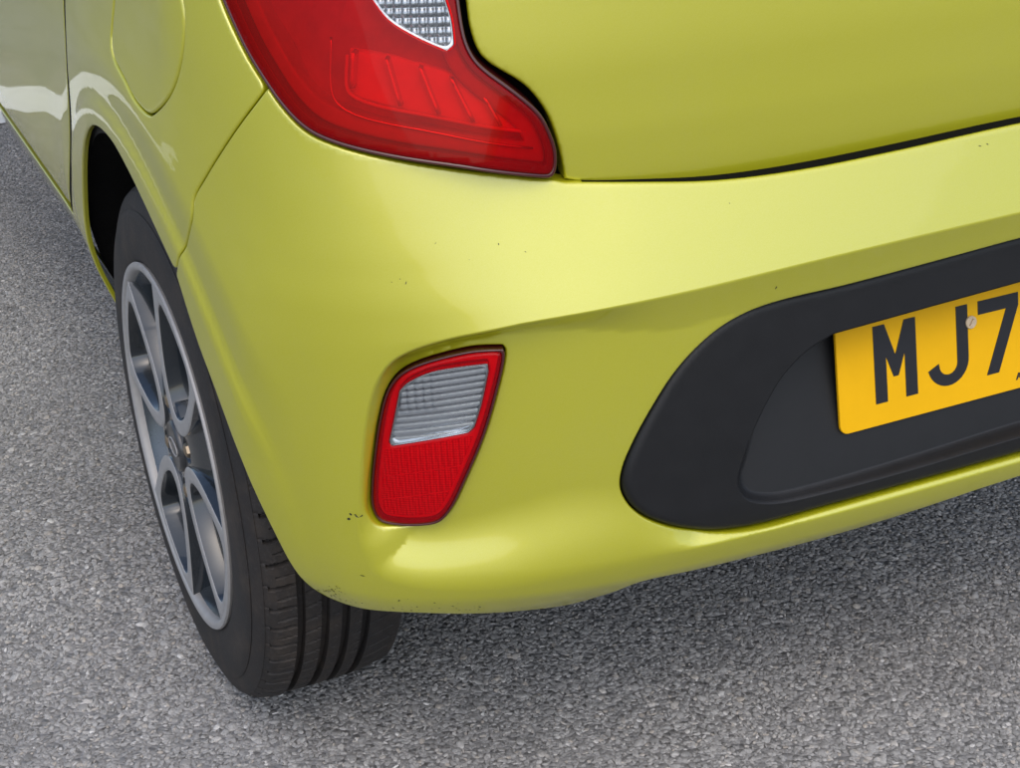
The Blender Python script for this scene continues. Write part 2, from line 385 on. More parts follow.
def near(P, lp):
    """distance from points to closed loop (chunked, exact near, coarse far)"""
    out = np.full(len(P), 9.)
    A = lp; Bn = np.roll(lp, -1, 0)
    for i in range(0, len(P), 4000):
        q = P[i:i+4000]; d2 = ((q[:, None]-A[None])**2).sum(2); k = d2.argmin(1)
        best = np.sqrt(d2[np.arange(len(q)), k])
        for kk in (k, (k-1) % len(A)):
            a, b = A[kk], Bn[kk]; dd = b-a; t = np.clip(((q-a)*dd).sum(1)/np.maximum((dd*dd).sum(1), 1e-14), 0, 1)
            best = np.minimum(best, np.hypot(*(q-a-t[:, None]*dd).T))
        out[i:i+4000] = best
    return out
def panel(name, outer, fn, material, parent=None, holes=(), h=.005, hb=.003, er=.0025, skirt=.014, extra=None, hmap=None, label=None, band=()):
    """a sheet of bodywork: polygon in unrolled (s, z) metres, pushed onto the body surface, with rolled edges and a return flange"""
    rings = ([er*.12, er*.4, er*.9] if er < .005 else [er*.04, er*.12, er*.25, er*.42, er*.65, er*.95]) if er > 0 else []
    V, F, loops = cdt(list(map(tuple, outer)), [list(map(tuple, x)) for x in holes], h, hb, rings, extra, hmap, band)
    d = np.min([near(V, lp) for lp in loops], 0)
    rnd = np.where(d < er, er-np.sqrt(np.maximum(er*er-(er-np.minimum(d, er))**2, 0)), 0) if er > 0 else 0*d
    s, z = V[:, 0], V[:, 1]
    P = pos(s, z, fn(s, z)-rnd)
    e = .0006
    ds = pos(s+e, z, fn(s+e, z))-pos(s-e, z, fn(s-e, z)); dz = pos(s, z+e, fn(s, z+e))-pos(s, z-e, fn(s, z-e))
    nrm = np.cross(dz, ds); nrm /= np.linalg.norm(nrm, axis=1, keepdims=True)
    x, y, nx, ny = plan(s); outw = np.stack([nx, ny, 0*nx], 1)
    nrm *= np.sign((nrm*outw).sum(1))[:, None]
    fn_ = np.cross(P[F[:, 1]]-P[F[:, 0]], P[F[:, 2]]-P[F[:, 0]])
    if (fn_*outw[F[:, 0]]).sum() < 0: F = F[:, ::-1]; fn_ = -fn_
    mn = np.zeros_like(P)
    for k in range(3): np.add.at(mn, F[:, k], fn_)
    mn /= np.maximum(np.linalg.norm(mn, axis=1, keepdims=True), 1e-12)
    nrm = np.where((d < er*1.02)[:, None], mn, nrm)
    bd = np.where(d < 1e-5)[0] if er == 0 else np.where(d < min(er*.02, 1e-4))[0]
    nv = len(P); faces = [tuple(f) for f in F]
    # boundary edges = edges used once
    cnt = {}
    for f in F:
        for a, b in ((f[0], f[1]), (f[1], f[2]), (f[2], f[0])):
            k = (min(a, b), max(a, b)); cnt.setdefault(k, []).append((a, b))
    be = [v[0] for v in cnt.values() if len(v) == 1]
    used = sorted({a for e_ in be for a in e_}); ix = {a: nv+i for i, a in enumerate(used)}; u = np.array(used)
    # bevelled duplicate ring keeps the flange's own normals
    top = P[u]; bot = top-outw[u]*skirt; n2 = len(u)
    Pall = np.vstack([P, top, bot]); sk = []
    for a, b in be: sk.append((b, a, ix[a]+n2*0, ix[b]) if False else (ix[b], ix[a], ix[a]+n2, ix[b]+n2))
    side = np.zeros((n2, 3))
    for a, b in be:
        q = np.cross(outw[a], P[b]-P[a])
        q = -q/np.maximum(np.linalg.norm(q), 1e-9)
        side[ix[a]-nv] += q; side[ix[b]-nv] += q
    # orientation: pointing away from the sheet
    side /= np.maximum(np.linalg.norm(side, axis=1, keepdims=True), 1e-9)
    Nall = np.vstack([nrm, side, side])
    me = bpy.data.meshes.new(name); me.from_pydata([tuple(map(float, q)) for q in Pall], [], [tuple(int(i) for i in f) for f in faces+(sk if skirt > 0 else [])])
    me.polygons.foreach_set('use_smooth', [True]*len(me.polygons)); me.update()
    me.normals_split_custom_set_from_vertices([tuple(map(float, q)) for q in Nall])
    o = link(name, me, material, parent)
    if label: o['label'] = label
    return o
def tube(path, r, n=8, closed=False):
    path = [Vector(p) for p in path]; v = []; f = []; m = len(path); ref = None
    for i, p in enumerate(path):
        a = path[i-1] if (i > 0 or closed) else p; b = path[(i+1) % m] if (i < m-1 or closed) else p
        t = (b-a).normalized()
        if ref is None: ref = t.orthogonal().normalized()
        ref = (ref-t*ref.dot(t)).normalized(); w = t.cross(ref)
        for k in range(n): an = 2*math.pi*k/n; v.append(p+(ref*math.cos(an)+w*math.sin(an))*r)
    for i in range(m if closed else m-1):
        for k in range(n): f.append((i*n+k, i*n+(k+1) % n, ((i+1) % m)*n+(k+1) % n, ((i+1) % m)*n+k))
    if not closed: f.append(tuple(range(n))[::-1]); f.append(tuple((m-1)*n+k for k in range(n)))
    return v, f
def lathe(prof, n, close=False):
    """prof: list of (w, r); returns verts in (w, angle->u,v)"""
    v = []; f = []; m = len(prof)
    for i in range(n):
        a = 2*math.pi*i/n
        for w, r in prof: v.append((w, r*math.cos(a), r*math.sin(a)))
    for i in range(n):
        j = (i+1) % n
        for k in range(m if close else m-1):
            k2 = (k+1) % m; f.append((i*m+k, i*m+k2, j*m+k2, j*m+k))
    return v, f
def plate_poly(outer, holes, h=.004, hb=.004): return cdt(outer, holes, h, hb)
def solid(outer, holes, tofn, d0, d1, h=.01, hb=.003, bev=.0):
    """closed extruded polygon: tofn(p(n,2), depth)->xyz; returns verts, faces, number of top faces"""
    V, F, loops = cdt(outer, holes, h, hb, [bev] if bev else [])
    d = np.min([near(V, lp) for lp in loops], 0) if bev else np.ones(len(V))
    top = tofn(V, np.where(d < bev*.5, d0-bev, d0)); bot = tofn(V, d1+0*d)
    n = len(V); faces = [tuple(f) for f in F]+[tuple(x+n for x in f[::-1]) for f in F]; nt = len(F)
    cnt = {}
    for f in F:
        for a, b in ((f[0], f[1]), (f[1], f[2]), (f[2], f[0])): cnt.setdefault((min(a, b), max(a, b)), []).append((a, b))
    faces += [(b, a, a+n, b+n) for (a, b) in (v[0] for v in cnt.values() if len(v) == 1)]
    return np.vstack([top, bot]), faces, nt
# ------------------------------------------------------------------ ground
def plane_mesh(name, x0, x1, y0, y1, z, material, n=1):
    v = [(x0, y0, z), (x1, y0, z), (x1, y1, z), (x0, y1, z)]
    return pydata(name, v, [(0, 1, 2, 3)], material, smooth=False)
ground = tag(plane_mesh('road', -600, 600, -600, 600, 0, M['asphalt']), kind='structure')

def chippings(name, rects, density, smin, smax, seed):
    """loose-looking chippings bedded in the road: real stones, scattered on the ground sheet"""
    v = []; f = []
    for (x0, x1, y0, y1) in rects:
        k = len(v); v += [(x0, y0, .0005), (x1, y0, .0005), (x1, y1, .0005), (x0, y1, .0005)]; f.append((k, k+1, k+2, k+3))
    o = pydata(name, v, f, M['chip'], smooth=False)
    ng = bpy.data.node_groups.new(name, 'GeometryNodeTree')
    ng.interface.new_socket('Geometry', in_out='INPUT', socket_type='NodeSocketGeometry')
    ng.interface.new_socket('Geometry', in_out='OUTPUT', socket_type='NodeSocketGeometry')
    nn = ng.nodes; gi = nn.new('NodeGroupInput'); go = nn.new('NodeGroupOutput')
    dp = nn.new('GeometryNodeDistributePointsOnFaces'); dp.distribute_method = 'RANDOM'
    dp.inputs['Density'].default_value = density; dp.inputs['Seed'].default_value = seed
    ng.links.new(gi.outputs[0], dp.inputs['Mesh'])
    join = nn.new('GeometryNodeGeometryToInstance')
    for i in range(7):
        ico = nn.new('GeometryNodeMeshIcoSphere'); ico.inputs['Radius'].default_value = 1; ico.inputs['Subdivisions'].default_value = 2
        sp = nn.new('GeometryNodeSetPosition'); nz = nn.new('ShaderNodeTexVoronoi'); nz.feature = 'F1'; nz.inputs['Scale'].default_value = .75
        ps = nn.new('GeometryNodeInputPosition'); ad = nn.new('ShaderNodeVectorMath'); ad.operation = 'ADD'; ad.inputs[1].default_value = (i*7.3, i*3.1, i*5.7)
        ng.links.new(ps.outputs[0], ad.inputs[0]); ng.links.new(ad.outputs[0], nz.inputs['Vector'])
        mr = nn.new('ShaderNodeMapRange'); mr.inputs[1].default_value = 0; mr.inputs[2].default_value = 1.1; mr.inputs[3].default_value = 1.15; mr.inputs[4].default_value = .55
        ng.links.new(nz.outputs['Distance'], mr.inputs[0])
        sc = nn.new('ShaderNodeVectorMath'); sc.operation = 'SCALE'; ng.links.new(ps.outputs[0], sc.inputs[0]); ng.links.new(mr.outputs[0], sc.inputs['Scale'])
        ng.links.new(ico.outputs[0], sp.inputs[0]); ng.links.new(sc.outputs[0], sp.inputs['Position'])
        ng.links.new(sp.outputs[0], join.inputs[0])
    ip = nn.new('GeometryNodeInstanceOnPoints'); ip.inputs['Pick Instance'].default_value = True
    ng.links.new(dp.outputs[0], ip.inputs['Points']); ng.links.new(join.outputs[0], ip.inputs['Instance'])
    ri = nn.new('FunctionNodeRandomValue'); ri.data_type = 'INT'; ri.inputs['Min'].default_value = 0
    for s_ in ri.inputs:
        if s_.type == 'INT' and s_.name == 'Min': s_.default_value = 0
        if s_.type == 'INT' and s_.name == 'Max': s_.default_value = 6
        if s_.name == 'Seed': s_.default_value = 5
    ng.links.new([q for q in ri.outputs if q.type == 'INT'][0], ip.inputs['Instance Index'])
    rv = nn.new('FunctionNodeRandomValue'); rv.data_type = 'FLOAT_VECTOR'
    rv.inputs[0].default_value = (-.35, -.35, 0); rv.inputs[1].default_value = (.35, .35, 6.283); rv.inputs['Seed'].default_value = 11
    er_ = nn.new('FunctionNodeEulerToRotation') if hasattr(bpy.types, 'FunctionNodeEulerToRotation') else None
    if er_: ng.links.new(rv.outputs[0], er_.inputs[0]); ng.links.new(er_.outputs[0], ip.inputs['Rotation'])
    else: ng.links.new(rv.outputs[0], ip.inputs['Rotation'])
    rs = nn.new('FunctionNodeRandomValue'); rs.data_type = 'FLOAT_VECTOR'
    rs.inputs[0].default_value = (smin, smin*.7, smin*.42); rs.inputs[1].default_value = (smax, smax*.85, smax*.36); rs.inputs['Seed'].default_value = 23
    ng.links.new(rs.outputs[0], ip.inputs['Scale'])
    sm = nn.new('GeometryNodeSetMaterial'); sm.inputs['Material'].default_value = M['chip']
    ng.links.new(ip.outputs[0], sm.inputs[0]); ng.links.new(sm.outputs[0], go.inputs[0])
    md = o.modifiers.new('scatter', 'NODES'); md.node_group = ng
    tag(o, 'larger pale stones scattered among the fine chippings' if name[0] == 'l' else 'grey stone chippings bedded in the road surface', kind='stuff', cat='gravel'); return o
chippings('road_chippings', [(-1.55, 1.0, -.45, 1.3), (-1.1, -.35, 1.3, 3.6)], 44000, .0016, .0050, 3)
big = chippings('large_chippings', [(-1.55, 1.0, -.45, 1.3)], 900, .0050, .0085, 17)
lm_ = pydata('painted_line', [(-3.2, 2.90, .004), (.9, 2.90, .004), (.9, 3.16, .004), (-3.2, 3.16, .004)], [(0, 1, 2, 3)], M['line'], smooth=False)
tag(lm_, kind='structure')

# ------------------------------------------------------------------ the car
car = bpy.data.objects.new('hatchback_car', None); col.objects.link(car); car.location = (0, 0, 0)
tag(car, 'lime green metallic hatchback, rear left corner with yellow number plate', 'car')

# outlines in unrolled metres (distance round the body from the centre line, height)
BUMPTOP = [(0.5368,0.6749),(0.4708,0.6623),(0.3987,0.6546),(0.3232,0.6521),(0.2229,0.6537),(0.0939,0.6572)]
LAMPEDGE = [(0.8772,0.8197),(0.8454,0.783),(0.8165,0.7583),(0.7936,0.7419),(0.7653,0.7264),(0.7341,0.7174),(0.683,0.7058),(0.6165,0.6913),(0.5439,0.6772)]
SEAMQ = [(0.8139,0.7564),(0.8555,0.7142),(0.8964,0.667),(0.9115,0.647),(0.9154,0.6258),(0.9424,0.5905),(0.9622,0.5628)]
DOORS = [(1.3494,0.7366),(1.3576,0.7193),(1.3458,0.6901),(1.3882,0.6197),(1.4386,0.5485),(1.5415,0.4387)]
FLAP = [(1.1173,0.7801),(1.1243,0.7355),(1.0727,0.7143),(1.0411,0.7034),(1.0044,0.6998),(0.9904,0.7048),(0.9584,0.7253),(0.9383,0.7497),(0.9269,0.7813),(0.93,0.8129)]
REFL = [(0.6003,0.5429),(0.6245,0.5432),(0.6505,0.5388),(0.677,0.5308),(0.6937,0.5209),(0.7043,0.5064),(0.7135,0.4802),(0.7219,0.4444),(0.7283,0.4103),(0.7299,0.3883),(0.7238,0.3747),(0.7062,0.3714),(0.6831,0.3722),(0.6658,0.3765),(0.6539,0.3892),(0.6386,0.4194),(0.6207,0.4598),(0.6086,0.4964),(0.5993,0.5319)]
INSERT = [(0.0902,0.5602),(0.1877,0.5555),(0.2815,0.5508),(0.348,0.5491),(0.3785,0.5446),(0.4042,0.5355),(0.426,0.5212),(0.4471,0.5005),(0.4683,0.4694),(0.4853,0.4383),(0.4946,0.4143),(0.4961,0.3966),(0.4899,0.3803),(0.4776,0.366),(0.4557,0.3513),(0.4333,0.3408),(0.406,0.3318),(0.3643,0.3261),(0.2942,0.3269),(0.1957,0.328),(0.0656,0.3285)]
GATE = [(0.6161,0.8272),(0.6135,0.8034),(0.6049,0.7828),(0.5686,0.7574),(0.5521,0.7366),(0.5438,0.7168),(0.5355,0.6822),(0.5347,0.6758),(0.4656,0.6602),(0.3888,0.6509),(0.3095,0.6469),(0.2066,0.6484),(0.0759,0.6524)]
LAMPR = [(0.5454,0.6793),(0.5428,0.7024),(0.5492,0.7227),(0.5575,0.738),(0.5803,0.7593),(0.6086,0.7822),(0.616,0.796),(0.6192,0.8135),(0.6205,0.8281)]
TWIN = [(0.6974,0.83),(0.684,0.8154),(0.6604,0.8021),(0.6344,0.7908),(0.6283,0.795),(0.6297,0.814),(0.6339,0.8286)]
TPAN = [(0.7281,0.7887),(0.7305,0.7575),(0.7213,0.7517),(0.5693,0.7196),(0.5663,0.7263),(0.5928,0.7451),(0.6132,0.7604),(0.6413,0.773),(0.6835,0.7838)]
INSIN = [(0.2903,0.5057),(0.3164,0.4953),(0.3386,0.4786),(0.3517,0.4622),(0.3689,0.4312),(0.3836,0.3902),(0.3847,0.3766),(0.3785,0.3638),(0.3667,0.3551),(0.3434,0.348),(0.2964,0.3456),(0.1986,0.3465),(0.0701,0.3502)]
REWIN = [(0.6146,0.5301),(0.6397,0.5282),(0.6644,0.5238),(0.6848,0.514),(0.692,0.5068),(0.6997,0.478),(0.7056,0.4573),(0.7034,0.4542),(0.6683,0.461),(0.6342,0.4671),(0.6287,0.4717),(0.6215,0.4932),(0.6139,0.5236)]
CHIPS = [(0.7463,0.385),(0.7439,0.3891),(0.7372,0.388),(0.7416,0.3224),(0.679,0.609),(0.6839,0.6124),(0.1332,0.6529),(0.1409,0.6524),(0.3586,0.5682)]
LAMPL = [(0.8744,0.8204),(0.8427,0.7837),(0.8141,0.759),(0.7916,0.7426),(0.7639,0.7271),(0.7332,0.7181),(0.6815,0.7081),(0.617,0.6971),(0.5454,0.6793)]
ARCHPX = [(1.3365,0.543),(1.3242,0.5863),(1.2409,0.6285),(1.1473,0.642),(1.0886,0.626),(1.0324,0.6019),(0.9648,0.5618),(0.9266,0.5073),(0.8994,0.4706),(0.8727,0.4199),(0.858,0.3845),(0.84,0.3387)]

BUMPTOP = [(a, b+.0052 if a < .5 else b) for a, b in BUMPTOP]+[(-.10,.6605),(-.3226,.6558),(-.46,.658)]
SEAMQ = SEAMQ[:4]+[((SEAMQ[3][0]*2+SEAMQ[4][0])/3, SEAMQ[3][1]*.45+SEAMQ[4][1]*.55)]+SEAMQ[4:]
DOORS = [(1.30,.98),(1.325,.85),(1.345,.76),(1.3512,.7362),(1.3545,.7189),(1.3590,.6891),(1.3894,.6194),(1.4385,.5485),(1.5452,.4375)]
ARCHR = [SEAMQ[-1],(.9266,.5072),(.8995,.4705),(.8727,.4199),(.858,.3845),(.84,.3387),(.829,.305),(.818,.285)]
ARCHF = [SEAMQ[-1],(1.0324,.6019),(1.0886,.626),(1.1473,.639),(1.2409,.6285),(1.320,.5863),(1.39,.515),(1.442,.44),(1.475,.36),(1.482,.25)]
BOTTOM = [(.818,.285),(.80,.274),(.76,.2705),(.72,.2735),(.68,.2735),(.60,.2620),(.56,.2560),(.53,.2565),(.50,.270),(.4742,.2865),(.4116,.2845),(.2484,.2828),(.0635,.300),(-.2484,.2828),(-.46,.283)]
REFL = REFL+[(REFL[-1][0]-.0004, REFL[-1][1]+.008)]
INSERT = [(0, INSERT[0][1]+.0003)]+INSERT+[(0, INSERT[-1][1])]
GATEB = [(a, b-.0014) for a, b in GATE[7:]]+[(-.1959,.6437),(-.46,.6579)]
GATEB[0] = GATE[7]; GATE = GATE[:8]
INSIN = INSIN+[(0, INSIN[-1][1])]
def grow(poly, d):
    p = resample([tuple(q) for q in poly], .003)
    if area2(p) < 0: p = p[::-1]
    t = np.roll(p, -2, 0)-np.roll(p, 2, 0); t /= np.linalg.norm(t, axis=1, keepdims=True)
    return [tuple(q) for q in p-np.stack([-t[:, 1], t[:, 0]], 1)*d]
insert_half = spline(INSERT, 5)
insert_poly = cat_segs(insert_half, [(-a, b) for a, b in insert_half[::-1] if a > 1e-6 and a < .46] if False else [(-.38, .3250), (-.43, .34), (-.45, .40), (-.44, .47), (-.41, .525), (-.3478, .5469), (-.1872, .5533)])
refl_poly = cat_segs(spline(REFL+[REFL[0]], 4))
# --- bumper
bump_outer = cat_segs(spline(BUMPTOP, 4)[::-1], spline(LAMPEDGE[2:], 4)[::-1], spline(SEAMQ, 3), spline(ARCHR, 4), spline(BOTTOM, 4))
G = .0016   # half panel gap
crease_pts = []
for pl in (CRE, BOT):
    q = resample([tuple(x) for x in pl[:, :2]], .004)
    q = q[:-int(len(q)*.0)-1]
    t = np.gradient(q, axis=0); t /= np.maximum(np.linalg.norm(t, axis=1, keepdims=True), 1e-9); nn_ = np.stack([-t[:, 1], t[:, 0]], 1)
    for d in (-.0035, -.0016, 0, .0016, .0035): crease_pts.append(q+nn_*d)
crease_pts = np.vstack(crease_pts); crease_pts = crease_pts[(crease_pts[:, 0] > -.45) & (crease_pts[:, 0] < .76)]
bumper = panel('rear_bumper', bump_outer, body, M['paint'], car, holes=[grow(insert_poly, .0015), grow(refl_poly, .0012)], h=.0045, hb=.003, er=.0022, skirt=.022, extra=crease_pts, band=[(resample([tuple(x) for x in CRE[:, :2]], .004)[:-8], .0042), (resample([tuple(x) for x in BOT[:, :2]], .004)[:-8], .0042)])
# --- quarter panel with sill, door, flap
flap_poly = cat_segs(spline(FLAP+[(.955, .838), (1.02, .848), (1.085, .828), FLAP[0]], 4))
quarter_outer = cat_segs(spline(SEAMQ, 3)[::-1], spline(LAMPEDGE[:3][::-1]+[(.905, .87), (.935, .93), (.95, .98)], 3),
                         spline(DOORS, 4), [(1.60, .425), (2.2, .42), (3.3, .42), (3.3, .25), (1.482, .25)], spline(ARCHF, 4)[::-1])
def shrink(poly, d): return inset(poly, d)
quarter = panel('quarter_panel', inset(quarter_outer, G), body, M['paint'], car, holes=[grow(flap_poly, .0010)], h=.006, hb=.004, er=.0020, skirt=.004)
flap = panel('fuel_flap', inset(flap_poly, .0009), lambda s, z: body(s, z)-.0004, M['paint'], car, h=.006, hb=.003, er=.0025, skirt=.010)
door_outer = cat_segs(spline(DOORS, 4)[::-1], [(2.55, .98), (2.55, .425), (1.6, .428)])
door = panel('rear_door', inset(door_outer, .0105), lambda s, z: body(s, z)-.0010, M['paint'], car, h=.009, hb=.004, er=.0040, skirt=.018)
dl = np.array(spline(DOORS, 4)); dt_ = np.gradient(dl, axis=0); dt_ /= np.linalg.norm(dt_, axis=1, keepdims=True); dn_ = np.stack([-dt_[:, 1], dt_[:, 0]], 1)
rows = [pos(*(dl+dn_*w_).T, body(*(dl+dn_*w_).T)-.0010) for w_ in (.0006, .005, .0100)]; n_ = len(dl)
pydata('door_gap_shade', np.vstack(rows), [(r_*n_+i, r_*n_+i+1, (r_+1)*n_+i+1, (r_+1)*n_+i) for r_ in (0, 1) for i in range(n_-1)], M['dark'], car)  # near-flush black strip added to stand in for the door gap's shade
# --- tailgate
gate_outer = cat_segs([(.655, .98), (.63, .88)], spline(GATE, 4), spline(GATEB, 4), [(-.46, .98)])
tailgate = panel('tailgate', gate_outer, lambda s, z: off_gate(z), M['paint'], car, h=.008, hb=.004, er=.0035, skirt=.02)
gs = np.array(spline(BUMPTOP, 4)); gs = gs[(gs[:, 0] < .525)]
S_ = gs[:, 0]; za = gs[:, 1]
rows = [pos(S_, za+.0005, body(S_, za-.003)-.0045), pos(S_, za+.0010, body(S_, za-.003)-.040)]
P_ = np.vstack(rows); n_ = len(S_)
pydata('tailgate_gap_shade', P_, [(i, i+1, n_+i+1, n_+i) for i in range(n_-1)], M['dark'], car)  # black strip laid over the bumper ledge, paints the tailgate gap's shade
# --- dark insert with the plate recess
PX0, PY0, PZ0, PT = -.263, .0385, .3885, .172
insin_poly = cat_segs(spline(INSIN, 4), [(-.385, .3505), (-.385, .40), (-.29, .508), (-.05, .5135), (.0850, .5147), (.185, .5108)])
_ip = np.array(insin_poly)
def insert_fn(s, z):
    face = insert_face(s, z); x, y, nx, ny = plan(s)
    yf = .0262+(z-.345)*.30; floor = -(yf-y)
    P = np.stack([s, z], -1); ins = inside(P, _ip)
    sh = P.shape[:-1]; d = near(P.reshape(-1, 2), resample(insin_poly, .004)).reshape(sh)
    w = np.where(z < .40, .007+.012*sstep(.30, .38, np.abs(s))*sstep(.36, .40, z), np.where(np.abs(s) > .26, .019, .010))
    w = .0055+.0155*sstep(.355, .40, z)*sstep(.24, .32, np.abs(s))
    t = np.clip(d/w, 0, 1); t = 1-(1-t)**2*(1+.5*t)
    return np.where(ins, face*(1-t)+floor*t, face)
ex = []
q = resample(insin_poly, .0025); t = np.roll(q, -1, 0)-np.roll(q, 1, 0); t /= np.linalg.norm(t, axis=1, keepdims=True); nn_ = np.stack([-t[:, 1], t[:, 0]], 1)
for d in (-.009, -.0065, -.0045, -.003, -.0015, 0, .0015, .003, .0045, .0065, .009): ex.append(q+nn_*d)
insert = panel('bumper_insert', insert_poly, insert_fn, M['black_plastic'], bumper, h=.0032, hb=.002, er=.008, skirt=.012, extra=np.vstack(ex), band=[(q, .0098)])

# --- number plate
plate_root = bpy.data.objects.new('number_plate', None); col.objects.link(plate_root); plate_root.parent = car
def plate_xyz(p, d):
    p = np.asarray(p); n = np.array([0, -math.cos(PT), math.sin(PT)])
    o = np.stack([PX0+p[:, 0], PY0+p[:, 1]*math.sin(PT), PZ0+p[:, 1]*math.cos(PT)], 1)
    return o+n*np.broadcast_to(np.asarray(d), (len(p),))[:, None]
def rrect(w, h, r, n=6):
    out = []
    for cx, cy, a0 in ((w-r, h-r, 0), (r, h-r, 90), (r, r, 180), (w-r, r, 270)):
        for k in range(n+1): a = R(a0+90*k/n); out.append((cx+r*math.cos(a), cy+r*math.sin(a)))
    return out
v, f, nt_ = solid(rrect(.52, .1145, .009), [], plate_xyz, .0030, 0, h=.02, hb=.006, bev=.0005)
pydata('plate_blank', v, f, M['plate'], plate_root, smooth=False)
mm = lambda pts, ox, oy=.0216: [((ox+a*.957)/1000, oy+b*.953/1000) for a, b in pts]
LET = [('M', 40.6, [(0,0),(14,0),(14,46),(22,24),(28,24),(36,46),(36,0),(50,0),(50,79),(36.5,79),(25,46),(13.5,79),(0,79)]),
       ('seven', 160.8, [(9,0),(24,0),(50,66),(50,79),(0,79),(0,65),(34.5,65)])]
arc = lambda cx, cy, r, a0, a1, n=10: [(cx+r*math.cos(R(a0+(a1-a0)*k/n)), cy+r*math.sin(R(a0+(a1-a0)*k/n))) for k in range(n+1)]
LET.append(('J', 100.6, [(36,79)]+[(36,22)]+arc(25, 22.5, 11, 0, -160, 10)[1:]+[(13.5,25),(0,19)]+arc(25, 25, 25, 195, 360, 16)+[(50,79)]))
for nm, ox, pts in LET:
    v, f, _ = solid(mm(pts, ox), [], plate_xyz, .00345, .0025, h=.02, hb=.01)
    o = pydata('plate_letter', v, f, M['ink'], plate_root, smooth=False)
mk_ = lambda pts: [(a-.0056, b+.0036) for a, b in pts]
v, f, _ = solid(mk_([(.2095, .0055), (.2112, .0055), (.2122, .0078), (.2142, .0078), (.2152, .0055), (.2169, .0055), (.2141, .0125), (.2123, .0125)]), [mk_([(.2126, .0091), (.2138, .0091), (.2132, .0108)])], plate_xyz, .00345, .0025, h=.02, hb=.01)
pydata('maker_letter', v, f, M['ink'], plate_root, smooth=False)
# cap screw over the J
SCX, SCY = .1518, .0785
circ = [(SCX+.0062*math.cos(a), SCY+.0062*math.sin(a)) for a in np.linspace(0, 2*math.pi, 28, endpoint=False)]
ca, sa = math.cos(R(55)), math.sin(R(55))
slot = [(SCX+a*ca-b*sa, SCY+a*sa+b*ca) for a, b in ((-.0040, -.0006), (.0040, -.0006), (.0040, .0006), (-.0040, .0006))]
v, f, _ = solid(circ, [slot], plate_xyz, .0052, .0028, h=.003, hb=.0013, bev=.0005)
pydata('screw_cap', v, f, M['screw'], plate_root, smooth=False)

# --- tail lamp
tail = bpy.data.objects.new('tail_lamp', None); col.objects.link(tail); tail.parent = car
tail_poly = cat_segs([(.94, .98), (.905, .89)], spline(LAMPL, 4), spline(LAMPR, 4), [(.628, .90), (.66, .98)])
tail_poly = inset(tail_poly, .0012)
twin_poly = cat_segs(spline(TWIN[:4], 4), spline(TWIN[3:5], 2), spline(TWIN[4:], 3), [(.645, .87), (.67, .905), (.705, .89), (.708, .86)])
lens_poly = inset(tail_poly, .0030)
panel('red_lens', lens_poly, tail_face, M['red_lens'], tail, holes=[twin_poly], h=.006, hb=.003, er=.002, skirt=0)
panel('reverse_lens', twin_poly, lambda s, z: tail_face(s, z)-.0004, M['clear_lens'], tail, h=.006, hb=.003, er=.0015, skirt=.004)
panel('lamp_rim', tail_poly, lambda s, z: tail_face(s, z)-.0006-.004*0, M['red_black'], tail, holes=[inset(tail_poly, .0033)], h=.006, hb=.003, er=.0014, skirt=.024)
panel('lens_edge', inset(tail_poly, .0034), lambda s, z: tail_face(s, z)-.005, M['red_black'], tail, holes=[inset(tail_poly, .0090)], h=.006, hb=.003, er=.001, skirt=.02)
panel('inner_bezel', inset(tail_poly, .0095), lambda s, z: tail_face(s, z)-.011, M['grey_plastic'], tail, holes=[inset(tail_poly, .024)], h=.006, hb=.003, er=.003, skirt=.012)
panel('housing', inset(tail_poly, .0022), lambda s, z: tail_face(s, z)-.028+.005*np.abs(((s*.8+z*.6)*26) % 2-1)+.003*np.abs(((s*.5-z)*18) % 2-1), M['grey_plastic'], tail, h=.004, hb=.003, er=0, skirt=0)
tpan_poly = cat_segs(spline(TPAN[:1], 1), TPAN[1:2], TPAN[2:4], TPAN[4:5], spline(TPAN[4:], 3))
panel('light_guide', tpan_poly, lambda s, z: tail_face(s, z)-.015-.004*sstep(.73, .79, z), M['white_plastic'], tail, h=.005, hb=.003, er=.003, skirt=.010)
def strip(name, pts, fn, r, material, parent):
    p = np.array(spline(pts, 6)); P = pos(p[:, 0], p[:, 1], fn(p[:, 0], p[:, 1]))
    v, f = tube(P, r, 8); return pydata(name, v, f, material, parent)
strip('light_edge', [(.727, .786), (.7275, .7600), (.7187, .7528), (.645, .7372), (.5701, .7205)], lambda s, z: tail_face(s, z)-.0125, .0016, M['white_plastic'], tail)
strip('light_edge', [(.742, .80), (.741, .7560), (.728, .7445), (.645, .7262), (.565, .7075)], lambda s, z: tail_face(s, z)-.0085, .0011, M['silver'], tail)
for s0, z0, s1, z1 in ((.7215, .789, .7235, .761), (.690, .784, .679, .748), (.660, .777, .646, .741), (.6335, .768, .617, .734), (.606, .752, .594, .729)):
    pl = [(s0, z0), (s0-.0035, z0-.001), (s1-.0035, z1), (s1, z1)]
    panel('lamp_fin', pl, lambda s, z: tail_face(s, z)-.0075, M['silver'], tail, h=.004, hb=.004, er=.0006, skirt=.011)
panel('reverse_reflector', grow(twin_poly, .0010), lambda s, z: tail_face(s, z)-.0055+.0012*np.abs(np.sin(s*420))+.0012*np.abs(np.sin(z*420)), M['window_silver'], tail, h=.0011, hb=.002, er=0, skirt=0)
panel('reverse_bezel', grow(twin_poly, .0022), lambda s, z: tail_face(s, z)-.0030, M['silver'], tail, holes=[inset(twin_poly, .0012)], h=.004, hb=.003, er=.0006, skirt=.004)

